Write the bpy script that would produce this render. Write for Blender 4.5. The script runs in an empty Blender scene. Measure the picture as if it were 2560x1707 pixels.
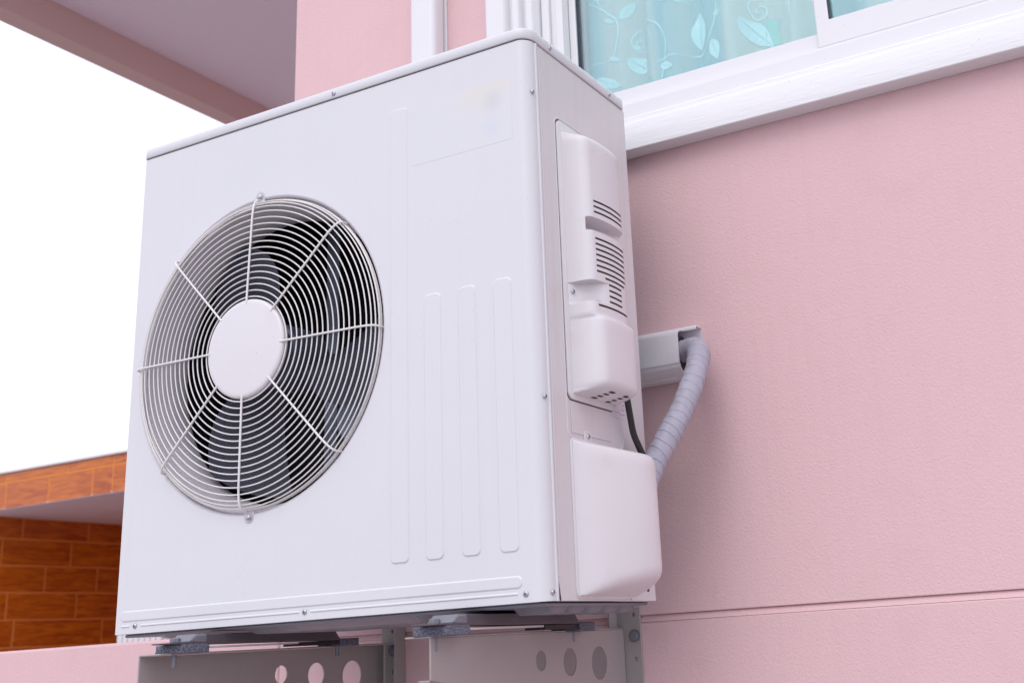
import bpy, bmesh, math, random
from mathutils import Vector, Matrix
R = math.radians
random.seed(7)
S = bpy.context.scene
COL = S.collection

# ------------------------------------------------------------------ camera
cam_d = bpy.data.cameras.new('camera')
cam = bpy.data.objects.new('camera', cam_d)
COL.objects.link(cam)
CP = Vector((1.8032, -1.4984, -0.0587))
yaw, pitch, roll = -0.4683, 0.2989, -0.0604
f = Vector((math.sin(yaw)*math.cos(pitch), math.cos(yaw)*math.cos(pitch), math.sin(pitch)))
r0 = f.cross(Vector((0, 0, 1))).normalized()
u0 = r0.cross(f)
rr = r0*math.cos(roll) + u0*math.sin(roll)
uu = -r0*math.sin(roll) + u0*math.cos(roll)
M = Matrix((rr, uu, -f)).transposed().to_4x4()
M.translation = CP
cam.matrix_world = M
cam_d.sensor_width = 36
cam_d.lens = 2921.36/2560*36
cam_d.shift_x = (1280-1546.84)/2560
cam_d.shift_y = (695.55-853.5)/2560
cam_d.clip_start = 0.05
cam_d.clip_end = 1000
cam_d.dof.use_dof = True
cam_d.dof.focus_distance = 2.0
cam_d.dof.aperture_fstop = 7.0
S.camera = cam

# ------------------------------------------------------------------ sky, sun, exposure
w = bpy.data.worlds.new('World'); S.world = w; w.use_nodes = True
nt = w.node_tree
bg = nt.nodes['Background']
sky = nt.nodes.new('ShaderNodeTexSky'); sky.sky_type = 'NISHITA'; sky.sun_disc = False
SUN_EL, SUN_AZ = R(50), R(8)       # azimuth measured from -Y towards -X
sdir = Vector((math.sin(SUN_AZ)*math.cos(SUN_EL), -math.cos(SUN_AZ)*math.cos(SUN_EL), math.sin(SUN_EL)))
sky.sun_elevation = SUN_EL
sky.sun_rotation = math.atan2(sdir.x, sdir.y)
sky.dust_density = 6; sky.air_density = 1.0; sky.ozone_density = 1
mix = nt.nodes.new('ShaderNodeMix'); mix.data_type = 'RGBA'
mix.inputs[0].default_value = 0.88
nt.links.new(sky.outputs[0], mix.inputs[6])
mix.inputs[7].default_value = (8.1, 8.15, 9.55, 1)      # thin bright overcast
nt.links.new(mix.outputs[2], bg.inputs[0])
bg.inputs[1].default_value = 0.132
sd = bpy.data.lights.new('sun', 'SUN'); sun = bpy.data.objects.new('sun', sd); COL.objects.link(sun)
sd.energy = 0.65; sd.angle = R(42); sd.color = (1.0, 0.985, 0.96)
sun.rotation_euler = sdir.to_track_quat('Z', 'Y').to_euler()
S.view_settings.view_transform = 'Standard'
S.view_settings.look = 'None'
S.view_settings.exposure = 0.29
S.view_settings.gamma = 1
S.render.engine = 'CYCLES'
S.cycles.max_bounces = 8
S.cycles.diffuse_bounces = 5

# ------------------------------------------------------------------ materials
def mat(name, col, rough=0.5, metal=0.0, spec=0.5, var=0.0, var_scale=6.0, streak=0.0, bump=0.0, bump_scale=100.0,
        specks=0.0, speck_col=(0.12, 0.09, 0.08), aniso=(1, 1, 1), bump2=0.0, bump2_scale=8, dirt=0.0, dirt_col=(0.3, 0.24, 0.2), speck_scale=70):
    m = bpy.data.materials.new(name); m.use_nodes = True
    n = m.node_tree.nodes; l = m.node_tree.links
    b = n['Principled BSDF']
    b.inputs['Roughness'].default_value = rough
    b.inputs['Metallic'].default_value = metal
    b.inputs['Specular IOR Level'].default_value = spec
    tc = n.new('ShaderNodeNewGeometry')
    mp = n.new('ShaderNodeMapping'); mp.inputs['Scale'].default_value = aniso
    l.new(tc.outputs['Position'], mp.inputs[0])
    rgb = n.new('ShaderNodeRGB'); rgb.outputs[0].default_value = (*col, 1)
    cur = rgb.outputs[0]
    def mixc(fac, c2, cur, mode='MIX'):
        x = n.new('ShaderNodeMix'); x.data_type = 'RGBA'; x.blend_type = mode
        l.new(fac, x.inputs[0]); l.new(cur, x.inputs[6])
        x.inputs[7].default_value = (*c2, 1)
        return x.outputs[2]
    def noise(scale, det, vec, lo, hi, amt):
        t = n.new('ShaderNodeTexNoise'); t.inputs['Scale'].default_value = scale; t.inputs['Detail'].default_value = det
        l.new(vec, t.inputs['Vector'])
        mr = n.new('ShaderNodeMapRange'); l.new(t.outputs[0], mr.inputs[0])
        mr.inputs[1].default_value = lo; mr.inputs[2].default_value = hi
        mr.inputs[3].default_value = 0; mr.inputs[4].default_value = amt
        return mr.outputs[0]
    if var:
        cur = mixc(noise(var_scale, 5, mp.outputs[0], 0.35, 0.7, var), tuple(c*0.72 for c in col), cur)
    if streak:
        ms = n.new('ShaderNodeMapping'); ms.inputs['Scale'].default_value = (60, 60, 1.6)
        l.new(tc.outputs['Position'], ms.inputs[0])
        cur = mixc(noise(1.0, 6, ms.outputs[0], 0.52, 0.78, streak), dirt_col, cur)
    if dirt:
        cur = mixc(noise(11, 8, mp.outputs[0], 0.56, 0.74, dirt), dirt_col, cur)
    if specks:
        v = n.new('ShaderNodeTexVoronoi'); v.inputs['Scale'].default_value = speck_scale
        l.new(tc.outputs['Position'], v.inputs['Vector'])
        mr = n.new('ShaderNodeMapRange'); l.new(v.outputs['Distance'], mr.inputs[0])
        mr.inputs[1].default_value = 0.06; mr.inputs[2].default_value = 0.11
        mr.inputs[3].default_value = 1; mr.inputs[4].default_value = 0
        mm = n.new('ShaderNodeMath'); mm.operation = 'MULTIPLY'
        l.new(mr.outputs[0], mm.inputs[0]); l.new(noise(6, 3, tc.outputs['Position'], 0.55, 0.62, specks), mm.inputs[1])
        cur = mixc(mm.outputs[0], speck_col, cur)
    l.new(cur, b.inputs['Base Color'])
    last = None
    for (s, sc) in ((bump, bump_scale), (bump2, bump2_scale)):
        if s:
            t = n.new('ShaderNodeTexNoise'); t.inputs['Scale'].default_value = sc; t.inputs['Detail'].default_value = 3
            l.new(mp.outputs[0], t.inputs['Vector'])
            bp = n.new('ShaderNodeBump'); bp.inputs['Distance'].default_value = s
            bp.inputs['Strength'].default_value = 1.0
            l.new(t.outputs[0], bp.inputs['Height'])
            if last: l.new(last, bp.inputs['Normal'])
            last = bp.outputs[0]
    if last: l.new(last, b.inputs['Normal'])
    return m

PAINT = (0.672, 0.675, 0.69)
M_ = {}
M_['front'] = mat('cream_sheet_metal', PAINT, 0.38, var=0.09, var_scale=2.2, specks=0.42, speck_scale=130, streak=0.025, bump2=0.0025, bump2_scale=3.0, bump=0.00006, bump_scale=420)
M_['side'] = mat('side_sheet_metal', (0.66, 0.635, 0.635), 0.40, var=0.12, var_scale=3, specks=0.5, streak=0.10, bump=0.00006, bump_scale=420, bump2=0.0015, bump2_scale=4)
M_['plastic'] = mat('cream_plastic', (0.70, 0.68, 0.69), 0.42, var=0.06, var_scale=9, dirt=0.10, specks=0.4, bump=0.00005, bump_scale=600)
M_['wire'] = mat('coated_wire', (0.78, 0.755, 0.73), 0.35, var=0.12, var_scale=25, dirt=0.14)
M_['shroud'] = mat('shroud_metal', (0.60, 0.57, 0.60), 0.5, var=0.3, var_scale=14, dirt=0.3)
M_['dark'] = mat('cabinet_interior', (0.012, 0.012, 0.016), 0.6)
M_['blade'] = mat('fan_blade_plastic', (0.075, 0.08, 0.12), 0.35, var=0.4, var_scale=12)
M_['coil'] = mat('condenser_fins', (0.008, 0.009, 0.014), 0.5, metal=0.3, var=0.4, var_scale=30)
M_['motor'] = mat('motor_steel', (0.22, 0.26, 0.33), 0.4, metal=0.4, var=0.4, var_scale=40)
M_['gap'] = mat('seam_gap_shade', (0.045, 0.035, 0.035), 0.8)  # near-black colour painting the shade inside seams and slots
M_['louver'] = mat('louver_slot_shade', (0.055, 0.035, 0.022), 0.8)  # dark brown painted for the shade seen through the louvers
M_['screw'] = mat('zinc_screw', (0.50, 0.50, 0.54), 0.3, metal=0.85, var=0.3, var_scale=400)
M_['screwhole'] = mat('screw_recess', (0.04, 0.03, 0.03), 0.7)
M_['zinc'] = mat('galvanised_steel', (0.22, 0.225, 0.26), 0.42, metal=0.35, var=0.4, var_scale=35, dirt=0.3, dirt_col=(0.2, 0.17, 0.16), bump=0.0002, bump_scale=200)
M_['rail'] = mat('dark_mounting_rail', (0.12, 0.105, 0.12), 0.5, metal=0.3, var=0.4, var_scale=40, bump=0.0002, bump_scale=300, aniso=(1, .15, 1))  # dark mottled rail tone
M_['rubber'] = mat('speckled_rubber', (0.30, 0.30, 0.36), 0.85, bump=0.002, bump_scale=700)
_n = M_['rubber'].node_tree.nodes; _l = M_['rubber'].node_tree.links
_t = _n.new('ShaderNodeTexNoise'); _t.inputs['Scale'].default_value = 420; _t.inputs['Detail'].default_value = 2
_g = _n.new('ShaderNodeNewGeometry'); _l.new(_g.outputs['Position'], _t.inputs['Vector'])
_c = _n.new('ShaderNodeValToRGB'); _l.new(_t.outputs[0], _c.inputs[0])
_c.color_ramp.elements[0].position = .42; _c.color_ramp.elements[0].color = (.09, .09, .12, 1)
_c.color_ramp.elements[1].position = .62; _c.color_ramp.elements[1].color = (.22, .23, .29, 1)
_l.new(_c.outputs[0], _n['Principled BSDF'].inputs['Base Color'])
M_['brack'] = mat('bracket_powder_coat', (0.36, 0.325, 0.315), 0.5, var=0.16, var_scale=6, dirt=0.18, specks=0.3, streak=0.12)
M_['brackdark'] = mat('bare_knockout_steel', (0.22, 0.20, 0.195), 0.6, var=0.2, var_scale=20)
M_['stucco'] = mat('pink_stucco', (0.735, 0.505, 0.515), 0.85, spec=0.2, var=0.14, var_scale=1.4, bump=0.0008, bump_scale=340, bump2=0.0007, bump2_scale=190, dirt=0.07, streak=0.05, dirt_col=(0.45, 0.28, 0.25))
M_['white'] = mat('white_window_paint', (0.745, 0.745, 0.75), 0.4, var=0.05, var_scale=5, specks=0.25, bump=0.00012, bump_scale=200)
M_['sill'] = mat('brushed_white_paint', (0.745, 0.745, 0.75), 0.5, var=0.07, var_scale=14, aniso=(0.12, 1, 1), bump=0.0010, bump_scale=150, specks=0.3, bump2=0.0006, bump2_scale=40)
M_['pipe_pvc'] = mat('white_pvc', (0.745, 0.745, 0.75), 0.35, var=0.05)
M_['ceil'] = mat('porch_ceiling', (0.80, 0.73, 0.79), 0.8, var=0.12, var_scale=0.9)
M_['beam'] = mat('beam_paint', (0.64, 0.47, 0.43), 0.8, var=0.08, var_scale=1.2)
M_['gutter'] = mat('trunking_plastic', (0.74, 0.72, 0.75), 0.4, var=0.08, var_scale=14, dirt=0.12, streak=0.1)
M_['foam'] = mat('black_foam', (0.02, 0.022, 0.03), 0.9, bump=0.003, bump_scale=150)
M_['tape'] = mat('lilac_pipe_tape', (0.40, 0.39, 0.46), 0.5, var=0.32, var_scale=26, bump=0.0012, bump_scale=60, dirt=0.2, dirt_col=(0.33, 0.3, 0.33))
M_['black'] = mat('black_cable_sheath', (0.018, 0.016, 0.018), 0.45)
M_['conc'] = mat('concrete_yard', (0.36, 0.335, 0.335), 0.85, var=0.4, var_scale=2.5, bump=0.002, bump_scale=60)
M_['grout'] = mat('orange_grout', (0.72, 0.245, 0.05), 0.8)
M_['soffit'] = mat('canopy_soffit', (0.72, 0.62, 0.66), 0.8, var=0.1, var_scale=2)
M_['sticker'] = mat('pale_sticker', (0.66, 0.58, 0.66), 0.5)
M_['print'] = mat('faded_purple_print', (0.28, 0.18, 0.36), 0.6)
M_['room'] = mat('room_plaster', (0.5, 0.52, 0.54), 0.9)
M_['cwhite'] = mat('curtain_white_print', (0.60, 0.90, 0.90), 0.8)
M_['cgreen'] = mat('curtain_green_print', (0.20, 0.66, 0.52), 0.8, var=0.4, var_scale=30)
M_['seal'] = mat('black_glazing_seal', (0.01, 0.02, 0.04), 0.4)

def wood_tile():
    m = bpy.data.materials.new('wood_look_tile'); m.use_nodes = True
    n = m.node_tree.nodes; l = m.node_tree.links; b = n['Principled BSDF']
    b.inputs['Roughness'].default_value = 0.2; b.inputs['Specular IOR Level'].default_value = 0.45
    g = n.new('ShaderNodeNewGeometry'); oi = n.new('ShaderNodeObjectInfo')
    sc = n.new('ShaderNodeVectorMath'); sc.operation = 'MULTIPLY_ADD'
    l.new(g.outputs['Position'], sc.inputs[0]); sc.inputs[1].default_value = (1.6, 1.6, 13)
    cmb = n.new('ShaderNodeCombineXYZ'); mu = n.new('ShaderNodeMath'); mu.operation = 'MULTIPLY'; mu.inputs[1].default_value = 40
    l.new(oi.outputs['Random'], mu.inputs[0])
    for i in range(3): l.new(mu.outputs[0], cmb.inputs[i])
    l.new(cmb.outputs[0], sc.inputs[2])
    t = n.new('ShaderNodeTexNoise'); t.inputs['Scale'].default_value = 1.6; t.inputs['Detail'].default_value = 7; t.inputs['Distortion'].default_value = 1.6
    l.new(sc.outputs[0], t.inputs['Vector'])
    cr = n.new('ShaderNodeValToRGB'); l.new(t.outputs[0], cr.inputs[0])
    e = cr.color_ramp.elements
    e[0].position = 0.3; e[0].color = (0.34, 0.055, 0.010, 1)
    e[1].position = 0.68; e[1].color = (0.64, 0.175, 0.013, 1)
    l.new(cr.outputs[0], b.inputs['Base Color'])
    return m
M_['tile'] = wood_tile()

def glass_mat():
    m = bpy.data.materials.new('window_glass'); m.use_nodes = True
    n = m.node_tree.nodes; l = m.node_tree.links
    n.remove(n['Principled BSDF'])
    tr = n.new('ShaderNodeBsdfTransparent'); tr.inputs[0].default_value = (0.93, 0.99, 0.99, 1)
    gl = n.new('ShaderNodeBsdfGlossy'); gl.inputs['Roughness'].default_value = 0.02; gl.inputs[0].default_value = (0.75, 0.95, 0.96, 1)
    lw = n.new('ShaderNodeLayerWeight'); lw.inputs[0].default_value = 0.5
    pw = n.new('ShaderNodeMath'); pw.operation = 'POWER'; l.new(lw.outputs['Facing'], pw.inputs[0]); pw.inputs[1].default_value = 4
    fr = n.new('ShaderNodeMapRange'); l.new(pw.outputs[0], fr.inputs[0]); fr.inputs[3].default_value = 0.20; fr.inputs[4].default_value = 1.0
    ms = n.new('ShaderNodeMixShader')
    l.new(fr.outputs[0], ms.inputs[0]); l.new(tr.outputs[0], ms.inputs[1]); l.new(gl.outputs[0], ms.inputs[2])
    l.new(ms.outputs[0], n['Material Output'].inputs[0])
    return m
M_['glass'] = glass_mat()

def curtain_mat():
    m = bpy.data.materials.new('aqua_curtain_cloth'); m.use_nodes = True
    n = m.node_tree.nodes; l = m.node_tree.links; b = n['Principled BSDF']
    b.inputs['Roughness'].default_value = 0.75
    g = n.new('ShaderNodeNewGeometry')
    mp = n.new('ShaderNodeMapping'); mp.inputs['Scale'].default_value = (11, 0, 0.4)
    l.new(g.outputs['Position'], mp.inputs[0])
    t = n.new('ShaderNodeTexNoise'); t.inputs['Scale'].default_value = 1.0; t.inputs['Detail'].default_value = 2
    l.new(mp.outputs[0], t.inputs['Vector'])
    cr = n.new('ShaderNodeValToRGB'); l.new(t.outputs[0], cr.inputs[0])
    e = cr.color_ramp.elements
    e[0].position = 0.42; e[0].color = (0.33, 0.76, 0.80, 1)
    e[1].position = 0.60; e[1].color = (0.97, 1.0, 0.90, 1)  # pale bands paint the light on the folds into the cloth colour
    l.new(cr.outputs[0], b.inputs['Base Color'])
    return m
M_['curtain'] = curtain_mat()

def label_mat():
    m = bpy.data.materials.new('faded_front_label'); m.use_nodes = True
    n = m.node_tree.nodes; l = m.node_tree.links; b = n['Principled BSDF']
    b.inputs['Roughness'].default_value = 0.4
    g = n.new('ShaderNodeNewGeometry')
    cur = None
    rgb = n.new('ShaderNodeRGB'); rgb.outputs[0].default_value = (0.665, 0.675, 0.683, 1); cur = rgb.outputs[0]
    for (c, rad, col, a) in (((0.80, 0, 0.836), 0.055, (0.72, 0.67, 0.52), 0.35), ((0.845, 0, 0.842), 0.03, (0.72, 0.67, 0.50), 0.35),
                             ((0.828, 0, 0.812), 0.030, (0.50, 0.52, 0.52), 0.32), ((0.825, 0, 0.762), 0.028, (0.58, 0.61, 0.78), 0.35)):
        d = n.new('ShaderNodeVectorMath'); d.operation = 'DISTANCE'
        l.new(g.outputs['Position'], d.inputs[0]); d.inputs[1].default_value = c
        mr = n.new('ShaderNodeMapRange'); mr.interpolation_type = 'SMOOTHSTEP'
        l.new(d.outputs['Value'], mr.inputs[0]); mr.inputs[1].default_value = 0; mr.inputs[2].default_value = rad
        mr.inputs[3].default_value = a; mr.inputs[4].default_value = 0
        x = n.new('ShaderNodeMix'); x.data_type = 'RGBA'
        l.new(mr.outputs[0], x.inputs[0]); l.new(cur, x.inputs[6]); x.inputs[7].default_value = (*col, 1); cur = x.outputs[2]
    l.new(cur, b.inputs['Base Color'])
    return m
M_['label'] = label_mat()

# ------------------------------------------------------------------ object helpers
ORG = {}
def thing(name, label, cat, loc, group=None):
    o = bpy.data.objects.new(name, None); COL.objects.link(o); o.location = loc; o.empty_display_size = 0.1
    o['label'] = label; o['category'] = cat
    if group: o['group'] = group
    ORG[o] = Vector(loc); return o
def tag(o, label, cat, group=None):
    o['label'] = label; o['category'] = cat
    if group: o['group'] = group
    return o
def obj(name, bm, m, parent=None, sharp=35, bevel=0, label=None, kind=None, seg=2):
    """bm is given in world metres; parts keep their thing's origin"""
    org = ORG[parent] if parent is not None else Vector((0, 0, 0))
    bmesh.ops.recalc_face_normals(bm, faces=bm.faces)
    if org.length: bmesh.ops.translate(bm, verts=bm.verts, vec=-org)
    for fc in bm.faces: fc.smooth = True
    me = bpy.data.meshes.new(name); bm.to_mesh(me); bm.free()
    me.set_sharp_from_angle(angle=R(sharp))
    me.materials.append(M_[m] if isinstance(m, str) else m)
    o = bpy.data.objects.new(name, me); COL.objects.link(o)
    if parent is not None: o.parent = parent
    ORG[o] = org
    if bevel:
        bv = o.modifiers.new('bevel', 'BEVEL'); bv.width = bevel; bv.segments = seg; bv.limit_method = 'ANGLE'; bv.angle_limit = R(40)
    if label: o['label'] = label
    if kind: o['kind'] = kind
    return o
def place(name, src, parent, pos, rot=None):
    """copy of a local-coordinate part at a world position"""
    o = src.copy(); o.name = name; COL.objects.link(o); o.parent = parent
    o.location = Vector(pos) - ORG[parent]
    if rot: o.rotation_euler = rot
    ORG[o] = Vector(pos)
    return o
def box(bm, x0, x1, y0, y1, z0, z1):
    v = [bm.verts.new((x, y, z)) for x in (x0, x1) for y in (y0, y1) for z in (z0, z1)]
    for q in ((0, 1, 3, 2), (4, 6, 7, 5), (0, 4, 5, 1), (2, 3, 7, 6), (0, 2, 6, 4), (1, 5, 7, 3)):
        bm.faces.new([v[i] for i in q])
def bx(*a):
    bm = bmesh.new(); box(bm, *a); return bm
def prism(bm, pts, axis, a, b):
    """polygon pts (2d) extruded on an axis: 'x' pts=(y,z); 'y' pts=(x,z); 'z' pts=(x,y)"""
    def P(p, t): return {'x': (t, p[0], p[1]), 'y': (p[0], t, p[1]), 'z': (p[0], p[1], t)}[axis]
    A = [bm.verts.new(P(p, a)) for p in pts]; B = [bm.verts.new(P(p, b)) for p in pts]
    n = len(pts)
    bm.faces.new(A); bm.faces.new(B[::-1])
    for i in range(n): bm.faces.new((A[i], B[i], B[(i+1) % n], A[(i+1) % n]))
def holed_plate(outer, holes, axis, a, b):
    """plate with through holes between two planes"""
    bm = bmesh.new()
    def P(p, t): return {'x': (t, p[0], p[1]), 'y': (p[0], t, p[1]), 'z': (p[0], p[1], t)}[axis]
    rings = []
    for t in (a, b):
        ed = []; rg = []
        for loop in [outer]+holes:
            vs = [bm.verts.new(P(p, t)) for p in loop]
            ed += [bm.edges.new((vs[i], vs[(i+1) % len(vs)])) for i in range(len(vs))]
            rg.append(vs)
        bmesh.ops.triangle_fill(bm, use_beauty=True, use_dissolve=False, edges=ed)
        rings.append(rg)
        if a == b: return bm
    for ra, rb in zip(*rings):
        n = len(ra)
        for i in range(n): bm.faces.new((ra[i], ra[(i+1) % n], rb[(i+1) % n], rb[i]))
    return bm
def circ(cx, cy, r, n=32, ph=0):
    return [(cx+r*math.cos(2*math.pi*i/n+ph), cy+r*math.sin(2*math.pi*i/n+ph)) for i in range(n)]
def rrect(x0, x1, z0, z1, r, n=6):
    o = []
    for (cx, cz, a0) in ((x1-r, z1-r, 0), (x0+r, z1-r, 90), (x0+r, z0+r, 180), (x1-r, z0+r, 270)):
        for i in range(n+1):
            a = R(a0+90*i/n); o.append((cx+r*math.cos(a), cz+r*math.sin(a)))
    return o
def loft(bm, rings, close=True, cap0=False, cap1=False):
    vs = [[bm.verts.new(p) for p in rg] for rg in rings]
    n = len(vs[0])
    for a, b in zip(vs, vs[1:]):
        for i in range(n if close else n-1):
            try: bm.faces.new((a[i], a[(i+1) % n], b[(i+1) % n], b[i]))
            except ValueError: pass
    if cap0: bm.faces.new(vs[0][::-1])
    if cap1: bm.faces.new(vs[-1])
    return vs
def tube(bm, path, rad, n=8, cap=True, radf=None):
    pts = [Vector(p) for p in path]; rings = []; N = len(pts)
    t0 = (pts[1]-pts[0]).normalized()
    ref = Vector((0, 0, 1)) if abs(t0.z) < .9 else Vector((0, 1, 0))
    nx = (ref - t0*ref.dot(t0)).normalized()
    for i, p in enumerate(pts):
        t = (pts[min(i+1, N-1)]-pts[max(i-1, 0)]).normalized()
        nx = (nx - t*nx.dot(t)).normalized(); ny = t.cross(nx)
        rg = []
        for k in range(n):
            a = 2*math.pi*k/n
            rd = rad if radf is None else radf(i, a)
            rg.append(p+nx*rd*math.cos(a)+ny*rd*math.sin(a))
        rings.append(rg)
    loft(bm, rings, True, cap, cap)
def torus(bm, c, rad, y, r, n=112, m=8):
    rings = []
    for i in range(n):
        a = 2*math.pi*i/n; d = Vector((math.cos(a), 0, math.sin(a)))
        rings.append([Vector((c[0], y, c[1]))+d*(rad+r*math.cos(2*math.pi*k/m))+Vector((0, r*math.sin(2*math.pi*k/m), 0)) for k in range(m)])
    rings.append(rings[0])
    loft(bm, rings)
    bmesh.ops.remove_doubles(bm, verts=bm.verts, dist=1e-6)
def smooth_path(ctrl, per=10):
    P = [Vector(p) for p in ctrl]; P = [P[0]*2-P[1]]+P+[P[-1]*2-P[-2]]; out = []
    for i in range(1, len(P)-2):
        for k in range(per):
            t = k/per
            a, b, c, d = P[i-1:i+3]
            out.append(0.5*((2*b)+(c-a)*t+(2*a-5*b+4*c-d)*t*t+(3*b-a-3*c+d)*t**3))
    out.append(P[-2]); return out

# ------------------------------------------------------------------ ground
bm = bmesh.new(); v = [bm.verts.new(p) for p in ((-300, -300, -1.62), (300, -300, -1.62), (300, 300, -1.62), (-300, 300, -1.62))]; bm.faces.new(v)
o = obj('ground', bm, 'conc', kind='structure')

# ------------------------------------------------------------------ the house
WY = 0.52                       # face of the stucco wall
H = thing('house', 'pink stucco house wall behind the air conditioner with white trimmed window', 'house', (2.0, WY, -1.62))
XW0, XW1, ZT = -0.10, 5.2, 2.64
WX0, WX1, WZ0, WZ1 = 0.69, 2.9, 0.985, 2.25
bm = holed_plate([(XW0, -0.019), (XW1, -0.019), (XW1, ZT+.25), (XW0, ZT+.25)], [[(WX0, WZ0), (WX1, WZ0), (WX1, WZ1), (WX0, WZ1)]], 'y', WY, WY+0.2)
obj('wall', bm, 'stucco', H, bevel=0.003)
obj('wall', bx(XW0, XW1, WY, WY+0.2, -1.62, -0.031), 'stucco', H, bevel=0.003)
bm = bmesh.new(); prism(bm, [(WY+.0006, -.0309), (WY+.0048, -.0212), (WY+.006, -.0196), (WY+.19, -.0195), (WY+.19, -.0309)], 'x', XW0+.001, XW1); obj('wall_groove', bm, 'stucco', H)
obj('side_wall', bx(XW0, XW0+.2, WY+0.201, 5.5, -1.62, ZT+.25), 'stucco', H)
# porch ceiling and its beam
obj('porch_ceiling', bx(-2.204, XW0-.001, 0.45, 6.5, ZT, ZT+0.25), 'ceil', H)
obj('porch_beam', bx(-2.300, -2.205, 0.45, 6.5, 2.5, ZT+0.25), 'beam', H, bevel=0.002)
# interior
bm = bmesh.new(); box(bm, 0.2, 3.4, WY+.201, 2.6, 0.2, 2.6)
bm.faces.ensure_lookup_table()
fr = [fc for fc in bm.faces if all(abs(v.co.y-(WY+.201)) < 1e-4 for v in fc.verts)]
bmesh.ops.delete(bm, geom=fr, context='FACES')
obj('room_interior', bm, 'room', H)

# fluted trim beside the window
T = [(0.506, .50), (0.506, .478), (0.510, .474), (0.556, .474), (0.560, .478), (0.563, .492), (0.573, .492), (0.576, .478), (0.579, .475),
     (0.593, .475), (0.596, .478), (0.599, .492), (0.609, .492), (0.612, .478), (0.615, .474), (0.630, .474), (0.633, .478), (0.636, .500), (0.638, .504)]
bm = bmesh.new(); prism(bm, [(x, y) for x, y in T]+[(0.638, .5066), (0.612, .5066), (0.612, .519), (0.506, .519)], 'z', 0.966, 2.4)
obj('fluted_trim', bm, 'white', H, bevel=0.0012)
# sill board under the window
Tz = [(.519, .887), (.478, .887), (.4765, .889), (.4765, .944), (.479, .948), (.493, .951), (.495, .954), (.495, .966), (.498, .9695), (.519, .9705)]
bm = bmesh.new(); prism(bm, Tz, 'x', 0.44, 3.2)
obj('window_sill', bm, 'sill', H, bevel=0.0012)

# window
WN = obj('window', holed_plate([(0.613, 0.9712), (3.0, 0.9712), (3.0, 2.36), (0.613, 2.36)], [[(0.692, 1.006), (2.93, 1.006), (2.93, 2.28), (0.692, 2.28)]], 'y', .507, .56), 'white', H, bevel=0.002)
obj('frame_step', bx(0.640, 0.660, .498, .5065, 0.9712, 2.36), 'white', WN, bevel=0.002)
obj('frame_step', bx(0.674, 0.692, .502, .5065, 0.9712, 2.36), 'white', WN, bevel=0.0015)
obj('track', bx(0.702, 2.93, .514, .556, 1.0065, 1.013), 'white', WN)
# left sash
def sash(x0, x1, z0, z1, sl, sr, sb, y0, y1, gy):
    s = obj('sash', holed_plate([(x0, z0), (x1, z0), (x1, z1), (x0, z1)], [[(x0+sl, z0+sb), (x1-sr, z0+sb), (x1-sr, z1-.04), (x0+sl, z1-.04)]], 'y', y0, y1), 'white', H, bevel=0.0015)
    obj('pane', bx(x0+sl-.004, x1-sr+.004, gy, gy+.004, z0+sb-.004, z1-.036), 'glass', s)
    obj('glazing_seal', bx(x0+sl, x0+sl+.0055, gy-.006, gy-.0004, z0+sb, z1-.041), 'seal', s)
    return s
sash(0.693, 1.276, 1.0135, 2.277, 0.016, 0.030, 0.038, 0.528, 0.548, 0.540)
sash(1.250, 2.20, 1.0135, 2.277, 0.026, 0.030, 0.055, 0.5145, 0.5275, 0.522)

# curtain with printed vines
def cy(x): return 0.630 + 0.026*math.sin(x*2*math.pi/0.155+0.5) + 0.010*math.sin(x*2*math.pi/0.067+1.2)
CU = thing('curtain', 'aqua curtain printed with white vines hanging behind the window glass', 'curtain', (1.5, .66, 1.0))
bm = bmesh.new()
N = 260
rows = [[(0.55+i*2.3/N, cy(0.55+i*2.3/N), z) for i in range(N+1)] for z in (0.75, 1.1, 1.5, 2.4)]
loft(bm, rows, close=False)
bmesh.ops.solidify(bm, geom=bm.faces[:], thickness=0.001)
obj('cloth', bm, 'curtain', CU, sharp=80)
def ribbon(bm, pts, wd):
    pth = smooth_path([(p[0], 0, p[1]) for p in pts], 8)
    L = []; Rr = []
    for i, p in enumerate(pth):
        t = (pth[min(i+1, len(pth)-1)]-pth[max(i-1, 0)]).normalized(); nn = Vector((-t.z, 0, t.x))
        for arr, s in ((L, 1), (Rr, -1)):
            q = p+nn*wd*s; arr.append((q.x, cy(q.x)-.0025, q.z))
    loft(bm, [L, Rr], close=False)
vines = [[(0.723, 1.40), (0.723, 1.355), (0.733, 1.315), (0.762, 1.283), (0.764, 1.24), (0.746, 1.186), (0.704, 1.166)],
         [(0.693, 1.331), (0.728, 1.314), (0.762, 1.282)],
         [(0.831, 1.259), (0.869, 1.232), (0.887, 1.187), (0.881, 1.141), (0.87, 1.1)],
         [(0.862, 1.143), (0.925, 1.147), (0.963, 1.159), (0.985, 1.187), (1.003, 1.234), (1.005, 1.30)],
         [(1.185, 1.26), (1.177, 1.206), (1.176, 1.155), (1.159, 1.119)],
         [(0.831, 1.259), (0.801, 1.256), (0.787, 1.23), (0.795, 1.206), (0.812, 1.208), (0.813, 1.227), (0.799, 1.234), (0.795, 1.223), (0.802, 1.217)],
         [(1.079, 1.26), (1.077, 1.239), (1.073, 1.216), (1.086, 1.19), (1.109, 1.19), (1.111, 1.209), (1.096, 1.218), (1.086, 1.21), (1.096, 1.203)]]
for vn in vines:
    bm = bmesh.new(); ribbon(bm, vn, 0.0016); obj('vine_print', bm, 'cwhite', CU)
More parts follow.
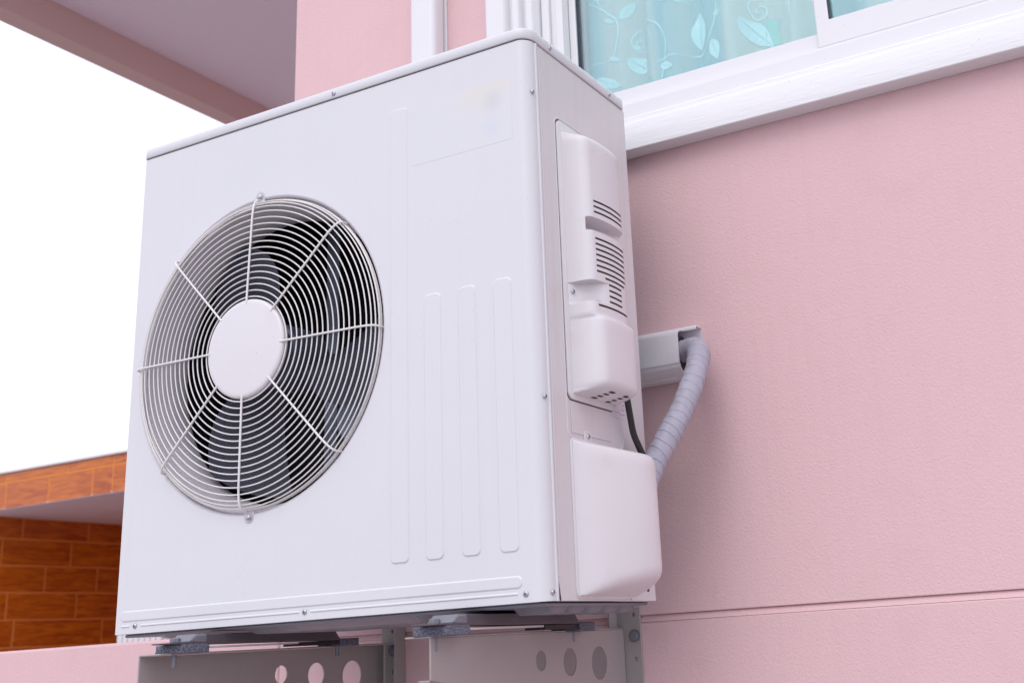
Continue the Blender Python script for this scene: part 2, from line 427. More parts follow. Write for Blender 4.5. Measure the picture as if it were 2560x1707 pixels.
leaves = [(0.734, 1.287, 0.762, 1.276, .4), (0.771, 1.28, 0.799, 1.335, .3), (0.741, 1.189, 0.768, 1.179, .4), (0.781, 1.185, 0.823, 1.15, .75), (0.95, 1.164, 0.953, 1.257, .42),
          (0.985, 1.169, 0.997, 1.116, .5), (0.993, 1.227, 1.018, 1.224, .5), (1.057, 1.19, 1.119, 1.115, .45), (0.86, 1.308, 0.935, 1.275, .3), (0.868, 1.132, 0.903, 1.117, .5), (0.717, 1.134, 0.766, 1.116, .5), (0.79, 1.219, 0.803, 1.212, .9)]
for (x0, z0, x1, z1, k) in leaves:
    bm = bmesh.new(); d = Vector((x1-x0, z1-z0)); nrm = Vector((-d.y, d.x))
    for s0 in (-1, 1):
        Lr = []; Rc = []
        for i in range(11):
            t = i/10; wd = math.sin(math.pi*t**0.8)*0.5*k*s0
            for arr, q in ((Lr, .04), (Rc, 1.0)):
                px = x0+d.x*t+nrm.x*wd*q; pz = z0+d.y*t+nrm.y*wd*q; arr.append((px, cy(px)-.0022, pz))
        loft(bm, [Lr, Rc], close=False)
    obj('leaf_print', bm, 'cwhite', CU)
for poly in ([(1.103, 1.183), (1.138, 1.176), (1.139, 1.118), (1.099, 1.118)], [(0.794, 1.10), (0.818, 1.14), (0.845, 1.10)]):
    bm = bmesh.new()
    if len(poly) == 4:
        L = [(poly[3][0]*(1-t)+poly[0][0]*t+.004*math.sin(t*3), poly[3][1]*(1-t)+poly[0][1]*t) for t in [i/8 for i in range(9)]]
        Q = [(poly[2][0]*(1-t)+poly[1][0]*t-.005*math.sin(t*3), poly[2][1]*(1-t)+poly[1][1]*t) for t in [i/8 for i in range(9)]]
    else:
        L = [(poly[0][0]*(1-t)+poly[1][0]*t, poly[0][1]*(1-t)+poly[1][1]*t) for t in [i/8 for i in range(9)]]
        Q = [(poly[2][0]*(1-t)+poly[1][0]*t+.004*math.sin(t*3.1), poly[2][1]*(1-t)+poly[1][1]*t) for t in [i/8 for i in range(9)]]
    loft(bm, [[(x, cy(x)-.002, z) for x, z in L], [((a[0]+b[0])/2, cy((a[0]+b[0])/2)-.002, (a[1]+b[1])/2) for a, b in zip(L, Q)], [(x, cy(x)-.002, z) for x, z in Q]], close=False)
    obj('green_leaf_print', bm, 'cgreen', CU)

# downpipe on the wall
DP = thing('downpipe', 'white square rain downpipe running up the pink wall', 'downpipe', (0.32, .48, -1.62))
bm = bmesh.new(); prism(bm, rrect(0.300, 0.371, 0.465, 0.5135, 0.014), 'z', 0.2, 2.63)
obj('pipe', bm, 'pipe_pvc', DP)
obj('back_strip', bx(0.296, 0.3725, 0.5137, 0.5192, 0.2, 2.63), 'pipe_pvc', DP, bevel=0.001)

# low parapet
PW = obj('parapet_wall', bx(-6.5, XW0-.002, WY, WY+.16, -1.62, 0.002), 'stucco', bevel=0.006)
tag(PW, 'low pink parapet wall below the orange tiled building at left', 'wall')

# ------------------------------------------------------------------ tiled canopy building, far left
TB = thing('tiled_canopy', 'orange wood-look tiled canopy and wall behind the low pink wall', 'building', (-7.5, 6, -1.62))
obj('roof_slab', bx(-9.6, -4.4, 5.012, 9.0, 1.312, 1.604), 'grout', TB)
obj('soffit', bx(-9.6, -4.4, 5.012, 9.0, 1.298, 1.3115), 'soffit', TB)
obj('roof_cap', bx(-9.65, -4.35, 4.985, 9.0, 1.6045, 1.627), 'white', TB, bevel=0.004)
obj('tiled_wall', bx(-8.1, -7.912, 5.2, 9.0, -1.62, 1.2975), 'grout', TB)
G = 0.0085
def ftile(x0, x1, z0, z1):
    obj('tile', bx(x0+G, x1-G, 5.0092, 5.0118, z0+G, z1-G), 'tile', TB, bevel=0.0015, seg=1)
obj('shade_wall_back', bx(-7.9, -4.45, 7.0, 7.2, -1.62, 1.2975), 'tile', TB)  # unseen wall added to keep the tiled wall under the canopy dark
obj('shade_wall_end', bx(-4.65, -4.45, 5.05, 6.99, -1.62, 1.2975), 'tile', TB)  # also unseen and added, closes the alcove against light from the side
jl = [-9.6, -9.12, -8.57, -8.02, -7.476, -6.928, -6.397, -6.163, -5.6, -5.05, -4.5, -4.4]
ju = [-9.6, -9.1, -8.3, -7.5, -6.71, -6.165, -5.37, -4.58, -4.4]
for a, b in zip(jl, jl[1:]): ftile(a, b, 1.293, 1.524)
for a, b in zip(ju, ju[1:]): ftile(a, b, 1.524, 1.611)
rowsz = [1.3045, 1.110, 0.878, 0.645, 0.411, 0.178, -0.055, -0.29]
js = [[5.2, 5.517, 6.212, 6.9, 7.6, 8.3, 9.0], [5.2, 5.33, 6.035, 6.74, 7.44, 8.1, 8.8, 9.0], [5.2, 5.781, 6.341, 7.0, 7.7, 8.4, 9.0], [5.2, 5.421, 6.132, 6.84, 7.5, 8.2, 9.0],
      [5.2, 5.507, 6.434, 7.1, 7.8, 8.5, 9.0], [5.2, 5.8, 6.5, 7.2, 7.9, 8.6, 9.0], [5.2, 5.5, 6.2, 6.9, 7.6, 8.3, 9.0]]
for k in range(7):
    for a, b in zip(js[k], js[k][1:]):
        zt = rowsz[k] - (0.008 if k == 0 else 0)
        obj('tile', bx(-7.9118, -7.9094, a+G, b-G, rowsz[k+1]+G, zt-G), 'tile', TB, bevel=0.0015, seg=1)

# distant white picket fence
FN = thing('picket_fence', 'white slatted fence seen just beneath the left corner of the air conditioner', 'fence', (-3.4, 3.0, -1.62))
for i in range(8):
    x = -3.585 + i*0.042
    obj('picket', bx(x, x+0.033, 3.0, 3.02, -1.62, 0.121), 'white', FN, bevel=0.003, seg=1)
obj('rail', bx(-3.60, -3.24, 3.021, 3.05, 0.04, 0.085), 'white', FN)
obj('rail', bx(-3.60, -3.24, 3.021, 3.05, -1.2, -1.14), 'white', FN)

# ------------------------------------------------------------------ air conditioner
W, HH, D = 0.90, 0.9085, 0.351
CX, CZ = 0.3142, 0.4668
AC = thing('air_conditioner', 'large cream outdoor air conditioner unit with round fan grille on wall brackets', 'air conditioner', (0.45, 0.18, 0.0))
# front panel: face with the fan opening, rounded right corner, bead
bm = holed_plate([(0.006, 0.0), (0.876, 0.0), (0.876, HH), (0.006, HH)], [circ(CX, CZ, 0.289, 128)], 'y', 0.0, 0.0)
pl = [(0.0, 0.10), (0.0, 0.006)]+[(0.006-0.006*math.cos(R(a)), 0.006-0.006*math.sin(R(a))) for a in (22, 45, 68, 90)]
loft(bm, [[(x, y, 0) for x, y in pl], [(x, y, HH) for x, y in pl]], close=False)
pr = [(0.876, 0.0)]+[(0.878+0.022*math.sin(R(a)), 0.022-0.022*math.cos(R(a))) for a in range(0, 91, 6)]
pr += [(0.900, 0.0235)]+[(0.900+0.0026*math.sin(R(a)), 0.0268-0.0033*math.cos(R(a))) for a in range(10, 171, 20)]+[(0.8985, 0.0302)]
loft(bm, [[(x, y, 0.0) for x, y in pr], [(x, y, HH) for x, y in pr]], close=False)
bmesh.ops.remove_doubles(bm, verts=bm.verts, dist=1e-5)
fp = obj('front_panel', bm, 'front', AC, sharp=50)
wn = fp.modifiers.new('wn', 'WEIGHTED_NORMAL'); wn.keep_sharp = True; wn.weight = 100
# bottom lip of the front panel folded under
obj('front_panel_lip', bx(0.004, 0.878, 0.0015, 0.03, -0.0004, 0.0012), 'front', AC)
# embossed ribs
def emboss(x0, x1, z0, z1, r, h=0.0017, s=0.0028):
    bm = bmesh.new(); rings = []
    for (ins, y) in ((0, 0.0002), (s*.25, -h*.12), (s*.5, -h*.5), (s*.75, -h*.88), (s, -h)):
        rings.append([(x, y, z) for x, z in rrect(x0+ins, x1-ins, z0+ins, z1-ins, max(r-ins, .0004), 6)])
    loft(bm, rings, True, False, True)
    e_ = obj('embossed_rib', bm, 'front', AC, sharp=60)
    m_ = e_.modifiers.new('wn', 'WEIGHTED_NORMAL'); m_.keep_sharp = True; m_.weight = 100
    return e_
emboss(0.6155, 0.6525, 0.073, 0.850, 0.009)
for a, b in ((0.6835, 0.719), (0.7515, 0.787), (0.8195, 0.8555)): emboss(a, b, 0.073, 0.500, 0.010)
emboss(0.016, 0.858, 0.020, 0.0395, 0.0085, 0.0016, 0.0030)
for a, b in ((0.017, 0.040), (0.066, 0.431), (0.453, 0.850)): emboss(a, b, 0.0105, 0.0155, 0.0024, 0.0014, 0.0020)
# faded label
bm = bmesh.new(); prism(bm, rrect(0.6625, 0.8660, 0.734, 0.847, 0.002, 2), 'y', -0.00025, 0.0004)
lb = obj('faded_label', bm, 'label', AC, label='faded blank sticker on the front, yellowed at its upper right')
# bell mouth
bm = bmesh.new(); rings = []
for (rad, y) in ((0.2895, 0.0), (0.2870, 0.0006), (0.2852, 0.0022), (0.2845, 0.005), (0.2835, 0.011), (0.2815, 0.0125), (0.2795, 0.016), (0.2775, 0.022), (0.273, 0.035), (0.267, 0.055), (0.2635, 0.085), (0.268, 0.095)):
    rings.append([(x, y, z) for x, z in circ(CX, CZ, rad, 128)])
loft(bm, rings); obj('fan_shroud', bm, 'shroud', AC)
# right side panel
bm = bmesh.new(); prism(bm, [(0.0372, 0.0), (D, 0.0), (D, HH), (0.0322, HH), (0.0322, 0.031)], 'x', 0.893, 0.9)
obj('side_panel', bm, 'side', AC, bevel=0.0008)
obj('side_panel_bead', (lambda b: (prism(b, [(0.9, .0335), (.9012, .0342), (.9018, .0355), (.9012, .0368), (.9, .0375)], 'z', 0.034, 0.906), b)[1])(bmesh.new()), 'side', AC)
obj('corner_slit_shade', (lambda b: (prism(b, [(.0312, .0005), (.0372, .0005), (.0318, .0300)], 'x', .9002, .9005), b)[1])(bmesh.new()), 'gap', AC)  # dark wedge laid on the surface as the shade of an open slit
obj('panel_seam_shade', bx(.9001, .9004, .0307, .0318, .0305, HH-.001), 'gap', AC)  # thin dark strip painting the shade in the panel joint
obj('left_panel', bx(0.0006, 0.005, 0.101, D, 0, HH), 'side', AC)
obj('base_flange', bx(0.9002, 0.9016, 0.262, D, 0.0, 0.032), 'side', AC, bevel=0.0006)
obj('flange_slot_shade', (lambda b: (prism(b, rrect(.319, .328, .0145, .0275, .0035, 4), 'x', .9012, .9020), b)[1])(bmesh.new()), 'gap', AC)  # dark piece on the flange standing in for a shaded slot
# cabinet interior, its darkness put into a near-black colour
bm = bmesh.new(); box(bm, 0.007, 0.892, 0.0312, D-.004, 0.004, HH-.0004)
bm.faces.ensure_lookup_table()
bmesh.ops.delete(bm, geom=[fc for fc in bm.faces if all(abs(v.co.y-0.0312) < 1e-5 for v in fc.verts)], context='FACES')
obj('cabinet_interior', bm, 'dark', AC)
bm = holed_plate([(0.007, 0.004), (0.8975, 0.004), (0.8975, HH-.0004), (0.007, HH-.0004)], [circ(CX, CZ, 0.292, 96)], 'y', 0.0306, 0.0306)
obj('seam_shade_backing', bm, 'gap', AC)  # dark sheet added behind the seam so the gap looks shaded
obj('top_seam_shade', bx(0.009, 0.888, 0.010, D-.008, HH+.0002, HH+.004), 'gap', AC)  # dark filler painting the shade line under the lid
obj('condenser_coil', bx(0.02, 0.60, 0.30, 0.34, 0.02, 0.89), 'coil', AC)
# top lid
bm = bmesh.new(); rings = []
def lidring(off, z):
    o = []
    for (cx, cyy, a0, rr_) in ((W-.024, D-.012, 0, .012), (.012, D-.012, 90, .012), (.010, .010, 180, .010), (W-.024, .024, 270, .024)):
        cx2 = cx if rr_ != .012 or cx < .5 else W-.012
        for i in range(9):
            a = R(a0+90*i/8); o.append((cx2+(rr_+off)*math.cos(a), cyy+(rr_+off)*math.sin(a), z))
    return o
for off, z in ((-.004, .9112), (.0016, .9112), (.0024, .912), (.0028, .922), (.0026, .9275), (.0012, .9305), (-.0015, .9322), (-.005, .9328)):
    rings.append(lidring(off, z))
loft(bm, rings, True, True, True); obj('top_lid', bm, 'front', AC, sharp=60)

# base pan and its embossing
obj('base_pan', bx(0.014, 0.89, 0.012, D-.006, -0.006, -0.0006), 'zinc', AC, bevel=0.0025)
def panbump(x0, x1, y0, y1, h, s=0.012):
    bm = bmesh.new(); rings = []
    for ins, z in ((0, -.0058), (s*.3, -.0065), (s*.8, -.006-h*.85), (s, -.006-h), (s*1.3, -.006-h)):
        rings.append([(x, y, z) for x, y in rrect(x0+ins, x1-ins, y0+ins, y1-ins, 0.008, 4)])
    loft(bm, rings, True, False, True); obj('pan_embossing', bm, 'zinc', AC, sharp=60)
panbump(0.09, 0.20, 0.02, 0.16, 0.006)
panbump(0.28, 0.66, 0.02, 0.30, 0.009, 0.02)
for i in range(5): panbump(0.800, 0.880, 0.050+i*.056, 0.104+i*.056, 0.010, 0.010)
for i in range(3): panbump(0.64+.035*i, 0.672+.035*i, 0.016+i*.01, 0.09+i*.09, 0.010, 0.009)

# mounting feet, each with rubber pads
for x1, tag_ in ((0.26, 0), (0.78, 1)):
    x0 = x1-0.045
    bm = bmesh.new()
    prism(bm, [(-0.052, -0.0105), (0.283, -0.0105), (0.298, -0.0265), (0.352, -0.0265), (0.352, -0.0285), (0.297, -0.0290), (-0.055, -0.0262), (-0.105, -0.0245), (-0.105, -0.0225), (-0.068, -0.0225)], 'x', x0, x1)
    ft = obj('foot_rail', bm, 'rail', AC, bevel=0.003, seg=3)
    obj('foot_end', (lambda b: (prism(b, [(-0.0535, -0.0102), (-0.030, -0.0102), (-0.030, -0.0250), (-0.070, -0.0221)], 'x', x0-.0008, x1+.0008), b)[1])(bmesh.new()), 'zinc', ft, bevel=0.003)
    obj('spacer_strip', bx(x0+.004, x1-.004, -.02, 0.19, -0.0325, -0.0298), 'side', ft)
    obj('spacer_strip', bx(x0+.003, x1-.003, 0.192, 0.30, -0.0365, -0.0298), 'black', ft)
    for (ya, yb, dz) in ((-0.084, -0.024, 0), (0.300, 0.352, -.002)):
        bm = bmesh.new(); box(bm, x1-.058, x1+.001, ya, yb, -0.0392+dz, -0.0256+dz)
        bmesh.ops.subdivide_edges(bm, edges=bm.edges[:], cuts=3, use_grid_fill=True)
        for vv in bm.verts: vv.co += Vector((random.uniform(-1, 1), random.uniform(-1, 1), random.uniform(-.3, .3)))*.0007
        rb = obj('rubber_pad', bm, 'rubber', ft, bevel=0.001, seg=1)
    bm = bmesh.new(); prism(bm, circ(x1-.030, -.070, .0085, 6), 'z', -0.0222, -0.0150); obj('bolt', bm, 'zinc', ft, bevel=0.0008)
    bm = bmesh.new(); prism(bm, circ(x1-.030, -.070, .0135, 20), 'z', -0.0238, -0.0222); obj('washer', bm, 'zinc', ft)
    bm = bmesh.new(); prism(bm, circ(x1-.030, -.070, .004, 10), 'z', -0.060, -0.0395); obj('bolt_shank', bm, 'zinc', ft)
    bm = bmesh.new(); prism(bm, circ(x1-.030, 0.325, .004, 10), 'z', -0.058, -0.0415); obj('bolt_shank', bm, 'zinc', ft)

# screws: local meshes, head looks to -Y (front) or +X (side)
def screw_mesh():
    bm = bmesh.new(); rings = []
    for r_, y in ((.0048, 0.0002), (.0047, -.0009), (.0042, -.0019), (.0030, -.0026), (.0014, -.0029)):
        rings.append([(x, y, z) for x, z in circ(0, 0, r_, 16)])
    loft(bm, rings, True, False, True)
    for f_ in bm.faces: f_.smooth = True
    bmesh.ops.recalc_face_normals(bm, faces=bm.faces)
    me = bpy.data.meshes.new('screw'); bm.to_mesh(me); bm.free(); me.materials.append(M_['screw']); 
    bm = bmesh.new(); box(bm, -.0021, .0021, -.0031, -.0024, -.0005, .0005); box(bm, -.0005, .0005, -.0031, -.0024, -.0021, -.0006); box(bm, -.0005, .0005, -.0031, -.0024, .0006, .0021)
    m2 = bpy.data.meshes.new('cross_recess'); bm.to_mesh(m2); bm.free(); m2.materials.append(M_['screwhole'])
    return me, m2
SM, SX = screw_mesh()
def screw(pos, side=False, sc=1.0, parent=None):
    parent = parent or AC
    o = bpy.data.objects.new('screw', SM); COL.objects.link(o); o.parent = parent
    o.location = Vector(pos)-ORG[parent]; o.scale = (sc,)*3
    if side: o.rotation_euler = (0, random.uniform(-.7, .7), R(90))
    else: o.rotation_euler = (0, random.uniform(-.7, .7), 0)
    if parent is AC:
        x = bpy.data.objects.new('cross_recess', SX); COL.objects.link(x); x.parent = o
    return o
for p in ((0.053, 0, 0.013), (0.442, 0, 0.013), (0.863, 0, 0.0125), (0.488, -.0028, 0.9195)): screw(p)
for p in ((0.8995, .0135, 0.814), (0.8995, .0145, 0.302), (0.8995, .0155, 0.0125), (0.9028, .071, 0.9185), (0.9028, .287, 0.9185), (0.9016, 0.281, 0.0135)): screw(p, True, 0.9)

# ---- fan grille
GR = obj('fan_grille', (lambda b: (torus(b, (CX, CZ), 0.2785, 0.005, 0.0019), b)[1])(bmesh.new()), 'wire', AC)
ORG[GR] = ORG[AC]
rad = [0.0941, .1056, .1172, .1283, .1397, .1511, .1624, .1739, .1853, .1967, .208, .219, .2302, .2419, .2539, .2640, .2710, .2765]
def gy(r):
    if r < .25: return -0.0225 + 0.0035*(max(r, .09)-.09)/.16
    t = min((r-.25)/.027, 1); return -0.019 + 0.0115*t**2.2
for r_ in rad:
    bm = bmesh.new(); torus(bm, (CX, CZ), r_, gy(r_), 0.00120); obj('grille_ring', bm, 'wire', GR)
for yy in (-0.001,):
    bm = bmesh.new(); torus(bm, (CX, CZ), 0.2790, yy, 0.0016); obj('grille_ring', bm, 'wire', GR)
for k in range(8):
    a = R(45*k-1.0); d = Vector((math.cos(a), 0, math.sin(a))); C0 = Vector((CX, 0, CZ))
    pth = [C0+d*r_+Vector((0, gy(r_)-.0036, 0)) for r_ in [.082+.0085*i for i in range(20)]]
    pth += [C0+d*r_+Vector((0, y_, 0)) for r_, y_ in ((.252, -.0222), (.262, -.0212), (.270, -.0195), (.2765, -.0165), (.2806, -.0125), (.2818, -.007), (.2820, 0.001), (.2818, 0.0095))]
    bm = bmesh.new(); tube(bm, pth, 0.0019, 8); obj('spoke', bm, 'wire', GR)
bm = bmesh.new(); rings = []
for (r_, y) in ((.0868, -.0130), (.0890, -.0135), (.0893, -.0200), (.0888, -.0232), (.0872, -.0254), (.0845, -.0264), (.080, -.0268)):
    rings.append([(x, y, z) for x, z in circ(CX, CZ, r_, 72)])
loft(bm, rings, True, True, True); obj('hub_cap', bm, 'plastic', GR)
# grille lugs with screws top and bottom
for s in (1, -1):
    zc = CZ+s*0.2915
    bm = bmesh.new(); pts = [(CX-.011, CZ+s*.279), (CX-.011, zc)]+[(CX+.011*math.cos(R(a)), zc+s*.011*math.sin(R(a))) for a in range(165, 0, -15)]+[(CX+.011, zc), (CX+.011, CZ+s*.279)]
    prism(bm, pts, 'y', -0.0004, 0.002); lug = obj('screw_lug', bm, 'shroud', GR)
    bm = bmesh.new(); prism(bm, circ(CX, zc, .0078, 24), 'y', -0.0018, -.0006); obj('washer', bm, 'screw', GR)
    o = bpy.data.objects.new('screw', SM); COL.objects.link(o); o.parent = GR
    o.location = Vector((CX, -.002, zc))-ORG[AC]; o.scale = (1.1,)*3

# ---- fan behind the grille
FY = 0.075
FAN = obj('fan', (lambda b: (prism(b, circ(CX, CZ, .060, 48), 'y', 0.035, 0.13), b)[1])(bmesh.new()), 'blade', AC, bevel=0.006)
def blade(a_mid):
    bm = bmesh.new(); rows = []
    for i in range(13):
        t = i/12; r_ = .058+(.250-.058)*t
        half = 15+12*math.sin(math.pi*min(t*.75+.12, 1)); sweep = 20*t*t
        row = []
        for j in range(17):
            s = j/16*2-1
            edge = half*(1-.10*(1-t))
            a = R(a_mid+sweep+edge*s)
            row.append((CX+r_*math.cos(a), FY+0.028*s*(0.5+0.5*(1-t*.3))+.008*s*s, CZ+r_*math.sin(a)))
        rows.append(row)
    loft(bm, rows, close=False)
    bmesh.ops.solidify(bm, geom=bm.faces[:], thickness=0.003)
    return bm
for a in (112, -20, -130): obj('fan_blade', blade(a), 'blade', FAN, sharp=50)
MB = bmesh.new(); prism(MB, circ(0.40, 0.36, .05, 32), 'y', 0.17, 0.28); obj('fan_motor', MB, 'motor', AC, bevel=0.006)
obj('motor_bracket', bx(0.30, 0.33, 0.20, 0.205, 0.02, 0.89), 'motor', AC)
obj('motor_bracket', bx(0.45, 0.48, 0.20, 0.205, 0.02, 0.89), 'motor', AC)

# ---- electrical cover on the side
EC = thing_part = None
bm = bmesh.new()
fl = [(p[0], p[1]) for p in rrect(0.0835, 0.262, 0.309, 0.792, 0.012, 6)]
for x_, ins in ((0.9002, 0), (0.9022, 0.0003), (0.9030, 0.0014)):
    pass
loft(bm, [[(x_, y, z) for y, z in rrect(.0835+ins, .262-ins, .309+ins, .792-ins, .012, 6)] for x_, ins in ((.9002, 0), (.9026, .0002), (.9034, .0012))], True, False, True)
EC = obj('electrical_cover', bm, 'plastic', AC, sharp=50)
# a pressed outline round it
bm = bmesh.new(); rg = []
for (ins, x_) in ((-.0062, .9001), (-.0052, .9012), (-.0036, .9014), (-.0024, .9001)):
    rg.append([(x_, y, z) for y, z in rrect(.0835+ins, .262-ins, .25+ins, .792-ins, .014, 6)])
loft(bm, rg); obj('pressed_outline', bm, 'side', EC)
bm = bmesh.new(); rg = []
for ins in (-.0020, .0004):
    rg.append([(.90025, y, z) for y, z in rrect(.0835+ins, .262-ins, .309+ins, .792-ins, .012, 6)])
loft(bm, rg); obj('cover_seam', bm, 'gap', EC)
U = [(.0955, 0), (.0962, .012), (.0975, .028), (.0995, .037), (.1035, .0425), (.109, .0450), (.113, .0458), (.134, .0492), (.144, .0502), (.165, .0512), (.188, .0500), (.203, .0480), (.210, .0465), (.219, .043), (.229, .032), (.235, .012), (.236, 0)]
L_ = [(.0965, 0), (.0985, .015), (.1010, .033), (.1050, .045), (.1100, .0508), (.116, .0542), (.121, .0555), (.136, .0575), (.148, .058), (.170, .0582), (.192, .0575), (.208, .0562), (.215, .0550), (.223, .0515), (.231, .040), (.237, .016), (.238, 0)]
Nn = [(.0955, 0), (.0975, .003), (.1010, .006), (.1060, .0085), (.1120, .0145), (.119, .0255), (.1255, .0380), (.134, .0465)]+U[8:]
Rc = [(.0955, 0), (.0962, .012), (.0975, .028), (.0995, .036), (.1020, .034), (.1045, .014), (.113, .0100), (.134, .012), (.144, .0140), (.165, .019), (.188, .026), (.203, .031), (.210, .033), (.219, .035), (.229, .030), (.235, .012), (.236, 0)]
def sc_(P, k, m=1.0): return [(0.165+(y-.165)*m if k < 1 and i not in (0, 16) else y, p*k) for i, (y, p) in enumerate(P)]
rowsP = [(.3180, sc_(L_, 0)), (.3192, sc_(L_, .22)), (.3206, sc_(L_, .45)), (.3225, sc_(L_, .68)), (.3245, sc_(L_, .83, .98)), (.3275, sc_(L_, .93, .99)), (.3320, sc_(L_, .985)), (.338, L_), (.36, L_), (.39, L_), (.42, L_), (.4335, L_),
         (.4372, sc_(L_, .985)), (.4398, sc_(L_, .95)), (.4420, [((a[0]+b[0])/2, (a[1]*.35+b[1]*.65)) for a, b in zip(L_, U)]), (.4445, U), (.4500, U)]
slots = []
def slot_rows(zc, c0, c1): slots.append((zc-.0017, zc+.0017, c0, c1))
slot_rows(.4605, 6, 12)
for z in (.4715, .4812, .4908, .5005): slot_rows(z, 8, 10)
slot_rows(.5095, 7, 11)
for i in range(7): slot_rows(.5185+i*.00945, 6, 12)
for z in (.622, .6315, .641): slot_rows(z, 6, 12)
def prof(z):
    if .4685 < z < .5015: return Nn
    if .5895 < z < .6095: return Rc
    return U
zs = [.4500, .4560, .4640, .4667, .4686, .5014, .5050, .5135, .5860, .5878, .5896, .6000, .6094, .6115, .6135, .617, .65, .68, .71, .735, .745]
for a, b, _, _ in slots: zs += [a, b]
zs = sorted(set(round(z, 5) for z in zs))
for z in zs:
    if z <= .4501: continue
    rowsP.append((z, prof(z)))
rowsP += [(.7500, sc_(U, .985)), (.7545, sc_(U, .94, .995)), (.7580, sc_(U, .87, .985)), (.7610, sc_(U, .75, .975)), (.7650, sc_(U, .5, .97)), (.7700, sc_(U, .2)), (.7730, sc_(U, 0))]
bm = bmesh.new()
X0 = .9035
vs = [[bm.verts.new((X0+p, y, z)) for y, p in P] for z, P in rowsP]
for i in range(len(vs)-1):
    z0, z1 = rowsP[i][0], rowsP[i+1][0]
    for j in range(16):
        cut = False
        for a, b, c0, c1 in slots:
            if c0 <= j < c1 and z0 >= a-1e-4 and z1 <= b+1e-4: cut = True
        if cut: continue
        bm.faces.new((vs[i][j], vs[i][j+1], vs[i+1][j+1], vs[i+1][j]))
obj('cover_housing', bm, 'plastic', EC, sharp=48)
# dark blocks behind the louvers, their colour standing in for the shade inside
for ya, za, zb in ((.108, .452, .4685), (.136, .4687, .5035), (.128, .5037, .513), (.108, .5132, .5855), (.108, .6145, .652)):
    pts = [(X0+.002, ya), (X0+.036, ya)]
    if ya < .113: pts.append((X0+.0425, .1128))
    pts += [(X0+.0462, max(.134, ya+.0015)), (X0+.0478, .165), (X0+.0435, .211), (X0+.002, .215)]
    bm = bmesh.new(); prism(bm, pts, 'z', za, zb); obj('louver_shade_block', bm, 'louver', EC)
# slots in its underside, drawn as dark pieces in place of shaded holes
for (yc, ln) in ((.152, .0075), (.200, .006)):
    for i, xx in enumerate((.9105, .9215, .9325, .9435)):
        zz = .3178+(xx-X0)*.115-.0002
        obj('underside_slot_shade', bx(xx-.0030, xx+.0030, yc-ln, yc+ln, zz-.0003, zz+.0024), 'louver', EC)
screw((.9095, 0.1005, .487), True, .9)
# backing plate under the cover, sticker
obj('terminal_plate', bx(.9002, .9014, .0905, .222, .2555, .3065), 'side', AC, bevel=0.0005)
ST = obj('sticker', bx(.9002, .9007, .230, .282, .300, .330), 'sticker', AC, label='small pale lilac sticker with rows of tiny faded print')
for i, (a, b) in enumerate(((.236, .276), (.234, .272), (.236, .277), (.234, .256), (.259, .276))):
    obj('print_line', bx(.9007, .9009, a, b, .3235-i*.0042, .3250-i*.0042), 'print', ST)

# ---- valve cover
Pv = [(.0865, 0), (.0885, .004), (.093, .0105), (.102, .019), (.115, .0285), (.132, .0385), (.150, .0480), (.170, .0575), (.188, .0645), (.205, .0695), (.220, .0715), (.234, .0700), (.246, .0640), (.255, .0540), (.260, .0400), (.263, .0200), (.264, 0)]
bm = bmesh.new(); loft(bm, [[(x_, y, z) for y, z in rrect(.083+ins, .266-ins, .003+ins, .248-ins, .010, 6)] for x_, ins in ((.9002, 0), (.9026, .0002), (.9032, .0010))], True, False, True)
VC = obj('valve_cover', bm, 'plastic', AC, sharp=50)
bm = bmesh.new(); XV = .9034
rws = []
def vrow(z, k, m=1.0):
    return [(XV+p*k, .0865+(y-.0865)*m if i else y, z) for i, (y, p) in enumerate(Pv)]
ztop = lambda p: .246-.30*p
def vprof(kz, k, top):
    out = []
    for i, (y, p) in enumerate(Pv):
        pp = p*k
        if top: z = .2435-.24*pp - kz
        else: z = .0075+.42*max(p*k-.010, 0) + kz
        out.append((XV+pp, y, z))
    return out
rws.append([(XV, y, .0065) for y, p in Pv])
for k, kz in ((.25, 0), (.5, .0), (.72, .0), (.86, .0012), (.94, .0045), (.985, .0105), (1, .018)): rws.append(vprof(kz, k, False))
for k, kz in ((1, .024), (.99, .015), (.96, .0085), (.90, .0040), (.8, .0015), (.5, .0003), (.2, 0)): rws.append(vprof(kz, k, True))
rws.append([(XV, y, .2440) for y, p in Pv])
loft(bm, rws, close=False)
obj('cover_shell', bm, 'plastic', VC, sharp=70)
bm = bmesh.new(); prism(bm, [(.127, .2475), (.129, .258), (.134, .2635), (.141, .265), (.148, .262), (.152, .255), (.154, .2475)], 'x', .9003, .9022)
obj('screw_tab', bm, 'plastic', VC, bevel=.0006)
screw((.9022, 0.1405, .2545), True, .95)

# ------------------------------------------------------------------ pipe, cable, trunking
path = smooth_path([(0.934, .262, .170), (0.936, .292, .212), (.950, .314, .250), (.9655, .336, .290), (.9775, .368, .337), (.9835, .405, .392), (.979, .438, .432), (.961, .466, .452), (.932, .4855, .456), (.90, .488, .456)], 22)
cum = [0]
for a, b in zip(path, path[1:]): cum.append(cum[-1]+(b-a).length)
def wrap(i, a):
    ph = (cum[i]/0.0165 + .22*math.sin(cum[i]*41) + .1*math.sin(a*2+cum[i]*130) + a/(2*math.pi)) % 1.0
    r_ = 0.0205 + 0.0011*(1-ph)**3 + 0.0006*math.sin(cum[i]*70+a*2)+.0003*math.sin(a*5+cum[i]*210)
    if ph < .09: r_ -= .0015
    return r_
bm = bmesh.new()
fine = smooth_path(path, 3)
cum = [0]
for a, b in zip(fine, fine[1:]): cum.append(cum[-1]+(b-a).length)
tube(bm, fine, .021, 40, True, wrap)
o = obj('insulated_pipe', bm, 'tape', sharp=180)
